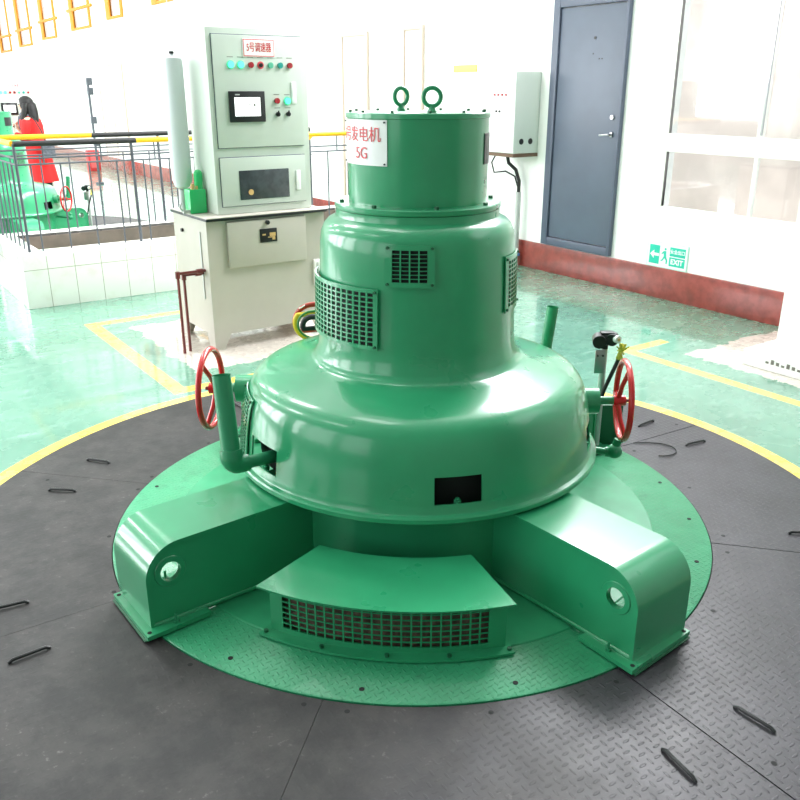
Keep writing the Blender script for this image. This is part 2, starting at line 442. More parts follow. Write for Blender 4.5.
# ---- big window by the pillar
wn = tag(bpy.data.objects.new('window_1', None), kind='structure'); COL.objects.link(wn); wn.location = (OX, OY, 0); wn.rotation_euler = (0, 0, TH)
f = MB()
x0, x1 = 3.797, 3.835
f.box(x0, x1, 1.915, 1.94, .72, 3.3, .003).box(x0, x1, -1.9, -1.875, .72, 3.3, .003)
f.box(x0-.001, x1, -1.875, 1.915, 1.15, 1.285, .003).box(x0, x1, -1.875, 1.915, .72, .735, .003).box(x0, x1, -1.875, 1.915, 3.26, 3.3, .003)
for a in (1.14, .36, -.42, -1.14): f.box(x0+.001, x1, a-.022, a+.022, 1.285, 3.26, .003).box(x0+.001, x1, a-.012, a+.012, .735, 1.15, .003)
f.build('window_frame', M['frame'], wn)
g = MB().box(3.815, 3.818, -1.874, 1.914, .736, 3.259); g.build('window_glass', M['glass'], wn)
MB().box(3.785, 3.797, 1.115, 1.13, 1.30, 3.2, .003).box(3.775, 3.785, 1.112, 1.133, 1.62, 1.70, .003).build('window_latch', M['steel'], wn)

# further tall windows/doors down the wall, washed out by light
def wallpanel(name, a0, a1, z0, z1, split):
    o = tag(bpy.data.objects.new(name, None), kind='structure'); COL.objects.link(o); o.location = (OX, OY, 0); o.rotation_euler = (0, 0, TH)
    f = MB()
    f.box(3.77, 3.80, a0, a0+.04, z0, z1, .003).box(3.77, 3.80, a1-.04, a1, z0, z1, .003).box(3.771, 3.80, a0+.04, a1-.04, z1-.04, z1, .003)
    for s in split: f.box(3.772, 3.80, s-.02, s+.02, z0, z1-.04, .003)
    f.build('window_frame', WF, o)
    MB().box(3.785, 3.798, a0+.042, a1-.042, z0, z1-.042).build('window_pane', PF, o)
WF = mat('tan door frame paint', srgb(206, 186, 172), .5)
PF = mat('cream panel', srgb(246, 234, 222), .4)
wallpanel('door_2', 6.16, 6.74, .26, 2.22, [])
wallpanel('door_3', 5.10, 5.47, .26, 2.23, [])
wallpanel('door_4', 8.3, 9.3, .26, 2.2, [8.8])
wallpanel('door_5', 15.0, 16.6, .3, 2.1, [15.8])
for i, (a0, a1) in enumerate(YW):
    o = tag(bpy.data.objects.new('window_%d' % (i+2), None), kind='structure'); COL.objects.link(o); o.location = (OX, OY, 0); o.rotation_euler = (0, 0, TH)
    f = MB(); w = .12; z_ = YZ[i]
    f.box(3.77, 3.82, a0, a0+w, z_, 4, .01).box(3.77, 3.82, a1-w-.14, a1, z_, 4, .01).box(3.771, 3.82, a0+w, a1-w-.14, z_, z_+.05, .01).box(3.76, 3.81, a0-.18, a1+.18, z_+.38, z_+.44, .01)
    f.build('window_frame', M['orange'], o)
    MB().box(3.80, 3.805, a0+w, a1-w-.14, z_+.04, 4).build('window_glass', M['glass'], o)

# ---- outside, seen through the window
struct('ground', MB().box(4.1, 16, -10, 12, -.2, -.01), M['ground'])
ob = MB()
ob.box(7.2, 7.9, -8, 9, 0, 1.7)
for i in range(7): ob.box(7.9+i*.4, 8.3+i*.4, -8, 9, 0, 2.0+i*.35)
struct('trim_2', ob, M['rock'])
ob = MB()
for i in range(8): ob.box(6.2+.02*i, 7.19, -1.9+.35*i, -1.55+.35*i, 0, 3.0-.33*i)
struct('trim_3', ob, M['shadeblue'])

# ================================================================== FLOOR PLATES round the pit
seams = [32, 77, 123, 168.5, 213, 257, 301, 346.5]
PC = (0.02, 2.95)
labels = {0: 'black tread floor plate beyond the transmitter post, partly hidden behind the generator',
          1: 'black tread floor plate behind the generator, nearest the grey control cabinet',
          2: 'black tread floor plate at upper left, behind the left handwheel',
          3: 'black tread floor plate at the left edge, beside the left generator foot',
          4: 'dull black floor plate in front of the left generator foot',
          5: 'black tread floor plate at the front, before the green vent box',
          6: 'grey glaring tread floor plate beside the right generator foot',
          7: 'grey tread floor plate under the right handwheel, reaching the yellow ring'}
pit = MB(); pit.fill_ring(1.765, .001, 128, PC[0], PC[1])
struct('trim_4', MB().lathe([(1.1, .0015), (1.762, .0015)], seg=128), M['seam']).location = (PC[0], PC[1], 0)
bpy.data.objects['trim_4'].rotation_euler = (0, 0, 0)
for i in range(8):
    a0 = seams[i]; a1 = seams[(i+1) % 8]
    if a1 < a0: a1 += 360
    r = 1.759; gg_ = {168.5: .0010, 213: .0007, 257: .0007}; g0 = gg_.get(a0 % 360, .0022); g1 = gg_.get(a1 % 360, .0022)
    n = 18
    ri = 1.155
    outer = []; inner = []
    for j in range(n+1):
        a = rad(a0+(a1-a0)*j/n)
        d = Vector((math.cos(a), math.sin(a)))
        # ring centre differs a little from the generator axis
        inner.append(Vector((.045, OY))+d*ri)
        q = Vector((GX, OY)); c = Vector(PC); e = q-c
        bq = e.dot(d); t = -bq+math.sqrt(bq*bq-(e.dot(e)-r*r)); outer.append(q+d*t)
    for pts in (inner, outer):
        pts[0] = pts[0]+Vector((-math.sin(rad(a0)), math.cos(rad(a0))))*g0
        pts[-1] = pts[-1]-Vector((-math.sin(rad(a1)), math.cos(rad(a1))))*g1
    t = empty('floor_plate', (GX, OY, 0), 0, labels[i], 'floor plate', 'floor plates round the generator')
    poly = [(p.x-GX, p.y-OY) for p in inner]+[(p.x-GX, p.y-OY) for p in outer[::-1]]
    MB().prism(poly, 'z', .002, .008).build('tread_plate', M['blackplate'], t)
    for az, r0, r1 in ((a0+5.5, 1.44, 1.56), (a1-6, 1.45, 1.57)):
        if (i == 4 and az > a0+20) or (i == 5 and az < a0+20): continue
        d = pol(1, az, 0); s_ = Vector((-d.y, d.x, 0))
        o = MB().tube([d*r0+Vector((0, 0, .010)), d*(r0+.012)+Vector((0, 0, .017)), d*(r1-.012)+Vector((0, 0, .017)), d*r1+Vector((0, 0, .010))], .0055, 8)
        o.build('lifting_bar', M['black'], t)
    for az, r0 in ((a0+3, 1.19), (a1-3, 1.19), ((a0+a1)/2, 1.19), (a0+2, 1.62)):
        MB().cyl(pol(r0, az, .007), pol(r0, az, .0085), .008, 10).build('bolt_hole', M['hole'], t)

# ================================================================== BASE PLATE
bp = empty('base_plate', (.045, OY, 0), 0, 'round green tread base plate under the generator', 'base plate')
MB().lathe([(.3, .008), (.3, .014), (1.146, .014), (1.151, .011), (1.151, .002), (1.1, .002)], seg=144).build('tread_plate', M['greenplate'], bp)
MB().lathe([(.3, .014), (.3, .019), (.942, .019), (.945, .016), (.945, .014)], seg=144).build('inner_plate', M['greensmooth'], bp)
for az in (-22, -5, 12, 30, 188, 196, 170, -75, -98, -120):
    MB().cyl(pol(1.1, az, .0135), pol(1.1, az, .0155), .008, 10).build('screw', M['hole'], bp)

# ================================================================== GENERATOR
def make_generator(label):
    g = empty('generator', (GX, OY, 0), 0, label, 'generator', 'green generators along the hall')
    GR = M['green']
    # --- lower shell (skirt) with four ports
    ports = [(-86, -72.5), (-152.5, -136.5), (-22, -8.5), (42, 55)]
    prof = [(.375, .70), (.383, .683), (.398, .673), (.43, .664), (.50, .647), (.56, .631), (.592, .618), (.614, .598), (.629, .572), (.640, .54), (.649, .50), (.655, .463), (.660, .42), (.665, .372), (.669, .345), (.672, .340), (.686, .337), (.690, .332), (.690, .318), (.686, .314), (.64, .314)]
    b = MB().lathe(prof, seg=120, holes=[(p[0], p[1], .372, .463) for p in ports])
    bmesh.ops.recalc_face_normals(b.bm, faces=b.bm.faces)
    bmesh.ops.solidify(b.bm, geom=b.bm.faces[:], thickness=.006)
    sk = b.build('lower_shell', GR, g)
    MB().lathe([(.55, .31), (.60, .33), (.60, .50), (.45, .52)], seg=64).build('inner_casing', M['hole'], g)  # black liner standing in for the shade inside the ports
    for p in ports:
        am = (p[0]+p[1])/2
        q = pol(.648, am, .362)
        MB().cyl(q, q+Vector((0, 0, .016)), .013, 6).cyl(q+Vector((0, 0, .016)), q+Vector((0, 0, .022)), .008, 10).build('port_bolt', M['green2'], g)
    # --- pedestal below
    MB().lathe([(.58, .019), (.58, .315), (.50, .32)], seg=96).build('pedestal', GR, g)
    # --- main body
    MB().lathe([(.375, .70), (.366, .725), (.361, .76), (.358, .85), (.353, 1.0), (.349, 1.10), (.344, 1.135), (.333, 1.160), (.318, 1.176), (.302, 1.184), (.292, 1.190), (.290, 1.196), (.290, 1.214), (.28, 1.216)], seg=120).build('upper_shell', GR, g)
    MB().lathe([(.24, 1.216), (.291, 1.216), (.293, 1.219), (.293, 1.233), (.290, 1.236), (.24, 1.236)], seg=120).build('flange', GR, g)
    cap = MB().lathe([(.243, 1.236), (.243, 1.512), (.247, 1.514), (.247, 1.528), (.244, 1.531), (.0005, 1.531)], seg=120).build('exciter_cap', GR, g)
    for i in range(8):
        q = pol(.270, i*45+12, 1.236)
        MB().cyl(q, q+Vector((0, 0, .009)), .009, 6).build('flange_bolt', M['greendark'], g)
    for i in range(12):
        q = pol(.232, i*30+8, 1.531)
        MB().cyl(q, q+Vector((0, 0, .007)), .006, 6).build('cap_bolt', M['greendark'], cap)
    for (ex, ey, tw) in ((.042, -.14, 0), (-.058, .12, 35)):
        q = Vector((ex, ey, 1.531))
        e = MB(); ax = Vector((math.cos(rad(tw)), math.sin(rad(tw)), 0))
        c = q+Vector((0, 0, .048))
        e.tube([c+ax*.028*math.cos(2*PI*i/28)+Vector((0, 0, .028*math.sin(2*PI*i/28))) for i in range(28)], .0075, 12, closed=True)
        e.lathe([(.016, 0), (.016, .006), (.011, .012), (.008, .022)], seg=20)
        for v in e.bm.verts:
            if v.co.z < .1: v.co += q
        e.build('lifting_eye', M['green2'], g)
    # --- curved mesh guards
    def patch(name, rf, az0, az1, z0, z1, nc, nr, ma, mz, fr, off, th, mm, parent, back=None):
        """az0<az1; holes nc x nr inside margins (ma deg, mz m), fr = bar share"""
        A = [az0]; kinds = [0]
        ca = (az1-az0-2*ma)/nc
        for c_ in range(nc):
            s0 = az0+ma+c_*ca; A += [s0+ca*fr/2, s0+ca*(1-fr/2)]
        A.append(az1)
        Z = [z0]; cz = (z1-z0-2*mz)/nr
        for r_ in range(nr):
            s0 = z0+mz+r_*cz; Z += [s0+cz*fr/2, s0+cz*(1-fr/2)]
        Z.append(z1)
        b = MB()
        G = [[b.bm.verts.new(pol(rf(z)+off, a, z)) for a in A] for z in Z]
        for i in range(len(Z)-1):
            for j in range(len(A)-1):
                if i % 2 == 1 and j % 2 == 1: continue
                b.bm.faces.new((G[i][j], G[i][j+1], G[i+1][j+1], G[i+1][j]))
        bmesh.ops.recalc_face_normals(b.bm, faces=b.bm.faces)
        bmesh.ops.solidify(b.bm, geom=b.bm.faces[:], thickness=th)
        o = b.build(name, mm, parent, ang=25)
        # backing sheet on the closed shell, colour stands in for the shaded inside
        b = MB(); n = 16; nz = 4
        za, zb, aa, ab = z0+mz*.6, z1-mz*.6, az0+ma*.6, az1-ma*.6
        G = [[b.bm.verts.new(pol(rf(za+(zb-za)*i/nz)+.0025, aa+(ab-aa)*j/n, za+(zb-za)*i/nz)) for j in range(n+1)] for i in range(nz+1)]
        for i in range(nz):
            for j in range(n): b.bm.faces.new((G[i][j], G[i][j+1], G[i+1][j+1], G[i+1][j]))
        b.build('dark_opening', back or M['inner'], o)
        # rim returns so the guard reads as a raised tray
        for (a, z) in ((az0+1.5, z0+.01), (az1-1.5, z0+.01), (az0+1.5, z1-.01), (az1-1.5, z1-.01)):
            q = pol(rf(z)+off, a, z); d = pol(1, a, 0)
            MB().cyl(q-d*.004, q+d*.006, .005, 8).build('screw', M['greendark'], o)
        return o
    body_r = lambda z: .361 + (.76-z)*.033 if z < 1.1 else .349-(z-1.1)*.12
    patch('side_mesh_guard', body_r, -187, -111.5, .785, .990, 17, 11, 2.0, .011, .26, .017, .005, GR, g)
    patch('small_mesh_guard', body_r, -108, -82, 1.000, 1.137, 4, 8, 3.5, .016, .16, .012, .005, GR, g, M['hole'])
    patch('right_mesh_guard', body_r, -34, -4, .875, 1.07, 6, 11, 3.0, .016, .22, .008, .005, GR, g, M['innerred'])
    def skr(z):
        P = [(.669, .345), (.665, .372), (.660, .42), (.655, .463), (.649, .50), (.640, .54), (.629, .572), (.614, .598)]
        for i in range(len(P)-1):
            if P[i][1] <= z <= P[i+1][1]:
                t = (z-P[i][1])/(P[i+1][1]-P[i][1]); return P[i][0]+(P[i+1][0]-P[i][0])*t
        return .66
    patch('shell_mesh_guard', skr, -175, -155.5, .35, .575, 6, 15, 1.2, .010, .22, .010, .004, GR, g, M['inner'])
    # --- name plates on the cap
    def curved_plate(name, az0, az1, z0, z1, mm):
        b = MB(); n = 14
        G = [[b.bm.verts.new(pol(.2460, az0+(az1-az0)*j/n, z)) for j in range(n+1)] for z in (z0, z1)]
        for j in range(n): b.bm.faces.new((G[0][j], G[0][j+1], G[1][j+1], G[1][j]))
        bmesh.ops.recalc_face_normals(b.bm, faces=b.bm.faces); bmesh.ops.solidify(b.bm, geom=b.bm.faces[:], thickness=.002)
        return b.build(name, mm, g)
    sp = curved_plate('name_sign', -176, -115, 1.368, 1.510, M['signw'])
    def wrap(body, size, zc, azc, sx):
        me = text_mesh(body, size, .0004)
        for v in me.vertices:
            a = azc+math.degrees(v.co.x*sx/.2475); v.co = pol(.2478+v.co.z, a, zc+v.co.y)
        link('lettering', me, M['signpink'], sp)
    wrap('5号发电机', .050, 1.462, -146, 1.0)
    wrap('5G', .052, 1.405, -140, 1.0)
    for a, z in ((-117, 1.374), (-117, 1.503), (-174, 1.374), (-174, 1.503)):
        MB().cyl(pol(.246, a, z), pol(.250, a, z), .003, 8).build('rivet', M['black'], sp)
    curved_plate('rating_plate', -26, 4, 1.365, 1.465, M['black'])
    # --- four legs
    def leg(az, L, wdt, ws):
        """top plate curving down to the foot, one web on side ws with a round hole"""
        mt = Matrix.Rotation(rad(az), 4, 'Z')
        R = .115; top = .306; th = .012
        def outline(off):
            return [(.56, top-off), (L-R, top-off)]+arc((L-R, top-R), R-off, 90, 0, 12)[1:]+[(L-off, .03)]
        out = outline(0); inn = outline(th)
        lg = MB().prism(out+inn[::-1], 'y', -wdt/2, wdt/2, mt).build('leg', GR, g, ang=50)
        wpoly = [(.565, .020), (.565, top-th)]+inn[1:-1]+[(L-th, .020)]
        hx, hz = L-.082, .205
        hole = [(hx+.034*math.cos(2*PI*i/24), hz+.034*math.sin(2*PI*i/24)) for i in range(24)]
        me = plate2d(wpoly, [hole], .012)
        T = mt @ Matrix.Translation((0, ws*(wdt/2-.012), 0)) @ Matrix(((1, 0, 0, 0), (0, 0, -1, 0), (0, 1, 0, 0), (0, 0, 0, 1)))
        me.transform(T); link('side_web', me, GR, lg)
        ring = MB().lathe([(.033, -.010), (.050, -.009), (.054, -.004), (.054, .004), (.050, .009), (.033, .010), (.033, -.010)], seg=28)
        T2 = mt @ Matrix.Translation((hx, ws*(wdt/2-.012), hz)) @ Matrix.Rotation(PI/2, 4, 'X')
        for v in ring.bm.verts: v.co = T2 @ v.co
        ring.build('hole_collar', GR, lg)
        wl_ = MB().tube([mt @ Vector((.57, ws*(wdt/2-.004), .0265)), mt @ Vector((L-.01, ws*(wdt/2-.004), .037))], .006, 8)
        wl_.build('weld_seam', GR, lg)
        ft = MB().prism([(.985, ws*.163), (L+.028, ws*.168), (L+.022, -ws*.128), (.985, -ws*.128)], 'z', .0195, .034, mt).build('foot_plate', GR, lg)
        MB().prism([(L-.05, ws*.155), (L+.036, ws*.160), (L+.030, -ws*.120), (L-.05, -ws*.120)], 'z', .0155, .0194, mt).build('shim', M['greendark'], ft)
        for (x, y) in ((L-.075, ws*.147), (1.02, -ws*.110)):
            q = mt @ Vector((x, y, .034))
            MB().cyl(q, q+Vector((0, 0, .008)), .010, 6).cyl(q+Vector((0, 0, .008)), q+Vector((0, 0, .030)), .0045, 8).build('anchor_bolt', M['green2'], ft)
        for (x, y) in ((L+.014, ws*.148), (L+.010, -ws*.112)):
            q = mt @ Vector((x, y, .034)); MB().cyl(q, q+Vector((0, 0, .001)), .007, 10).build('bolt_hole', M['hole'], ft)
        return lg
    leg(-51.6, 1.160, .262, -1); leg(-141.3, 1.172, .258, 1); leg(130, 1.15, .26, 1); leg(40, 1.0, .24, -1)
    # --- pipes
    def pipe(p0, p1, p2, r1, r2, nm):
        p0, p1, p2 = Vector(p0), Vector(p1), Vector(p2)
        d1 = (p1-p0).normalized(); d2 = (p2-p1).normalized()
        e = .032
        pts = [p0, p1-d1*e]+[]
        b = MB().tube([p0, p1-d1*(e+.02)], r1, 18)
        el = []
        for i in range(7):
            t = i/6; q = (p1-d1*e)*(1-t)**2+p1*2*t*(1-t)+(p1+d2*e)*t*t; el.append(q)
        b.tube([p1-d1*(e+.024)]+el+[p1+d2*(e+.024)], [r1+.008]+[r1+.008+(r2-r1)*(i/6) for i in range(7)]+[r2+.005], 20)
        # hollow open end
        b.tube([p1+d2*e, p2], r2, 22, caps=False); b.tube([p2-d2*.08, p2], r2-.005, 22, caps=False)
        n = 22
        return b.build(nm, M['green2'], g)
    pl = pipe(pol(.57, -143, .41), pol(.79, -141.5, .43), (-.644, -.44, .731), .022, .031, 'vent_pipe')
    pipe(pol(.57, 49, .41), pol(.85, 46, .41), (.620, .61, .695), .022, .026, 'vent_pipe')
    # --- handwheels
    def wheel(side, c, R, tw):
        c = Vector(c)
        ax = Vector((math.cos(rad(tw)), math.sin(rad(tw)), 0))
        sd = Vector((-ax.y, ax.x, 0)); up = Vector((0, 0, 1))
        w = MB().tube([c+(sd*math.cos(2*PI*i/48)+up*math.sin(2*PI*i/48))*R for i in range(48)], .0115, 14, closed=True)
        o = w.build('handwheel', M['red'], g, ang=60)
        inw = -1 if side > 0 else 1
        for q in (112, 232, 352) if side > 0 else (125, 238, 0):
            d = sd*math.cos(rad(q))+up*math.sin(rad(q))
            hub = c+ax*(inw*side*0)+Vector((inw*.022, 0, 0))
            MB().tube([hub, hub*.5+(c+d*R)*.5+Vector((inw*.004, 0, 0)), c+d*(R-.006)], [.0105, .009, .0095], 10).build('spoke', M['red'], o)
        MB().cyl(c+Vector((inw*.04, 0, 0)), c+Vector((-inw*.006, 0, 0)), .021, 16).build('hub', M['red'], o)
        MB().cyl(c+Vector((-inw*.006, 0, 0)), c+Vector((-inw*.02, 0, 0)), .008, 8).build('nut', M['redpipe'], o)
        bx = c+Vector((inw*.120, 0, 0))
        MB().cyl(c+Vector((inw*.035, 0, 0)), bx, .016, 14).build('valve_stem', M['green2'], g)
        MB().cyl(bx+Vector((-inw*.02, 0, 0)), bx+Vector((inw*.05, 0, 0)), .052, 24).cyl(bx+Vector((inw*.05, 0, 0)), bx+Vector((inw*.16, 0, 0)), .036, 24).build('valve_boss', M['green'], g)
    wheel(-1, (-.788, 0, .528), .150, -5)
    wheel(1, (.800, 0, .478), .152, -4)
    # low pipe by the right handwheel
    MB().tube([(.60, .10, .245), (.775, .06, .235)], .014, 14).tube([(.765, .062, .235), (.80, .055, .235)], .021, 14).sphere((.80, .055, .24), .031, (1, 1, 1)).cyl((.80, .055, .25), (.812, .055, .29), .017, 12).build('drain_elbow', M['green2'], g)
    return g
gen = make_generator('green round hydro generator with red handwheels, in the middle of the room')

# ---- vent box in front
vb = empty('vent_box', (GX, OY, 0), 0, 'low curved green vent box with mesh front, on the base plate', 'vent box')
A0, A1 = -119.3, -74.3
def fan(r0, r1, a0, a1, z0, z1, n=16, zi=None):
    b = MB(); P = [(r0, a0+(a1-a0)*i/n) for i in range(n+1)]+[(r1, a1-(a1-a0)*i/n) for i in range(n+1)]
    poly = [(r*math.cos(rad(a)), r*math.sin(rad(a))) for r, a in P]
    b.prism(poly, 'z', z0, z1)
    return b
top = fan(.705, .990, A0-.8, A1+.5, .196, .202)
for v in top.bm.verts:
    a = math.degrees(math.atan2(v.co.y, v.co.x)); r = math.hypot(v.co.x, v.co.y)
    if r < .8:   # side edges splay outward toward the front
        k_ = (a+96.5)/23.5
        v.co = pol(r, -96.5+k_*20.8, v.co.z+.006)
top.build('hood', M['green'], vb)
fan(.90, .982, A0-1.2, A1+1.0, .0195, .027).build('flange', M['green'], vb)
for a in (A0-.3, -108, -96, -85, A1+.3):
    MB().cyl(pol(.966, a, .027), pol(.966, a, .035), .007, 8).build('screw', M['greendark'], vb)
b = MB()
aa = A0+2.6; ab = A1-3.2; nc, nr = 22, 7; za, zb = .044, .178; fr = .17
A = [A0]+[v for c in range(nc) for v in (aa+(ab-aa)*(c+fr/2)/nc, aa+(ab-aa)*(c+1-fr/2)/nc)]+[A1]
Z = [.027]+[v for c in range(nr) for v in (za+(zb-za)*(c+fr/2)/nr, za+(zb-za)*(c+1-fr/2)/nr)]+[.196]
G = [[b.bm.verts.new(pol(.945, a, z)) for a in A] for z in Z]
for i in range(len(Z)-1):
    for j in range(len(A)-1):
        if i % 2 and j % 2: continue
        b.bm.faces.new((G[i][j], G[i][j+1], G[i+1][j+1], G[i+1][j]))
bmesh.ops.recalc_face_normals(b.bm, faces=b.bm.faces); bmesh.ops.solidify(b.bm, geom=b.bm.faces[:], thickness=.004)
b.build('mesh_front', M['green'], vb, ang=25)
sd = MB()
for a in (A0+.05, A1-.05):
    c_ = -96.5+(a+96.5)*.9
    q0 = pol(.72, c_, 0); q1 = pol(.941, a, 0)
    n_ = (q1-q0).normalized(); s_ = Vector((-n_.y, n_.x, 0))*.0025
    sd.prism([((q0+s_).x, (q0+s_).y), ((q1+s_).x, (q1+s_).y), ((q1-s_).x, (q1-s_).y), ((q0-s_).x, (q0-s_).y)], 'z', .0195, .195)
sd.build('side_panel', M['green'], vb)
fan(.88, .915, A0+2, A1-2, .0195, .19).build('coil_pack', M['innerred'], vb)

# ---- transmitter post
tp = empty('pressure_transmitter', (.925, 3.60, .02), 0, 'black two-lobed transmitter head on a steel post behind the right handwheel', 'transmitter')
MB().cyl((0, 0, 0), (0, 0, .49), .015, 16).build('post', M['conduit'], tp)
MB().cyl((0, 0, 0), (0, 0, .012), .032, 16).build('post_foot', M['green2'], tp)
MB().box(-.045, -.002, -.03, -.022, .375, .485, .003).build('bracket', M['steel'], tp)
for sx_ in (-.036, -.012): MB().cyl((sx_, -.031, .46), (sx_, -.036, .46), .005, 8).build('screw', M['black'], tp)
hd = MB().cyl((-.030, -.01, .528), (.045, -.01, .536), .028, 24).cyl((-.036, -.045, .526), (-.026, .015, .528), .030, 24).cyl((0, 0, .485), (0, 0, .51), .016, 16).cyl((.02, -.04, .534), (.035, .01, .536), .027, 24).box(-.025, .035, -.025, .015, .553, .566, .005)
hd.build('transmitter_head', M['black'], tp)
MB().cyl((.038, -.035, .540), (.046, -.052, .540), .017, 20).build('dial', M['signw'], tp)
MB().cyl((.0465, -.053, .540), (.048, -.057, .540), .007, 12).build('dial_hub', M['gold'], tp)
w = MB()
for i in range(34):
    p_ = Vector((.070, -.03, .482)); d = Vector((random.uniform(-1, 1)*.8, random.uniform(-1, .5), random.uniform(-1, 1)*1.2))*.032
    w.tube([p_-d*.5+Vector((0, 0, .012)), p_+Vector((random.uniform(-.012, .012), 0, 0)), p_+d], .003, 6)
w.build('loose_wires', M['wire'], tp)
MB().tube([(.066, -.03, .465), (.05, -.035, .42), (.005, -.04, .30), (-.024, -.04, .18), (-.032, -.035, .08), (-.030, -.03, .02)], .009, 10).build('cable', M['rubber'], tp)
hs = tag(MB().box(.925, 1.05, 3.64, 3.72, .0145, .215, .006).build('valve_housing', M['greendark']), 'dark green housing standing behind the right handwheel', 'housing')
cpts = [Vector((1.12, 3.66, .013)), Vector((1.18, 3.665, .013))]+[Vector((1.215+.085*math.cos(rad(a)), 3.585+.075*math.sin(rad(a)), .013)) for a in range(80, -110, -14)]
cb = tag(MB().tube(cpts, .0028, 6).build('cable', M['rubber']), 'thin black cable looped on the floor plate beyond the right handwheel', 'cable')

# ================================================================== TANK + PANEL
def room_empty(name, a, b, z, label, cat, group=None): return empty(name, W(a, b, z), TH, label, cat, group)
# tank local: x=b-offset, y=a-offset from (a=2.53,b=.22)
def make_tank(label, g='oil tanks below the control panels'):
    t = room_empty('oil_tank', 2.53, .22, 0, label, 'cabinet', g)
    Wd, D, Hh = .84, .56, .835
    b = MB()
    fp = [(0, 0), (.065, 0), (.115, .10), (Wd-.115, .10), (Wd-.065, 0), (Wd, 0), (Wd, Hh), (0, Hh)]
    b.prism(fp, 'y', 0, .012); b.prism(fp, 'y', D-.012, D)
    sp = [(.012, 0), (.085, 0), (.12, .10), (D-.12, .10), (D-.085, 0), (D-.012, 0), (D-.012, Hh), (.012, Hh)]
    b.prism(sp, 'x', 0, .012); b.prism(sp, 'x', Wd-.012, Wd)
    b.box(.012, Wd-.012, .012, D-.012, .105, .12)
    b.build('tank_body', M['tank'], t)
    MB().box(-.010, Wd+.008, -.03, D+.02, Hh+.0005, Hh+.016, .003).build('top_plate', M['black'], t)
    MB().box(-.008, Wd+.006, -.028, D+.018, Hh+.0162, Hh+.022, .002).build('top_sheet', M['tank'], t)
    p = MB().box(.13, .69, -.022, -.001, .53, .822, .008).build('access_cover', M['tank'], t)
    MB().cyl((.405, -.022, .802), (.405, -.04, .802), .014, 14).build('knob', M['black'], p)
    pl = MB().box(.35, .472, -.028, -.0221, .675, .762, .004).build('name_label', M['black'], p)
    MB().box(.418, .46, -.0295, -.0281, .712, .735).box(.405, .45, -.0295, -.0281, .703, .709).box(.436, .456, -.0295, -.0281, .688, .71).box(.366, .39, -.0295, -.0281, .72, .73).build('label_marks', M['gold'], pl)
    MB().cyl((-.0005, .40, .735), (-.014, .40, .735), .012, 12).build('breather_plug', M['black'], t)
    MB().box(-.006, -.0005, .10, .115, .33, .76).build('side_seam', M['conduit'], t)
    gg = MB().box(Wd-.095, Wd-.045, -.016, -.0005, .34, .52, .003).build('level_gauge', M['signw'], t)
    MB().box(Wd-.078, Wd-.062, -.018, -.0161, .36, .50).build('gauge_glass', M['conduit'], gg)
    return t
tank = make_tank('pale grey oil tank cabinet on short legs, under the tall control panel beside the generator')
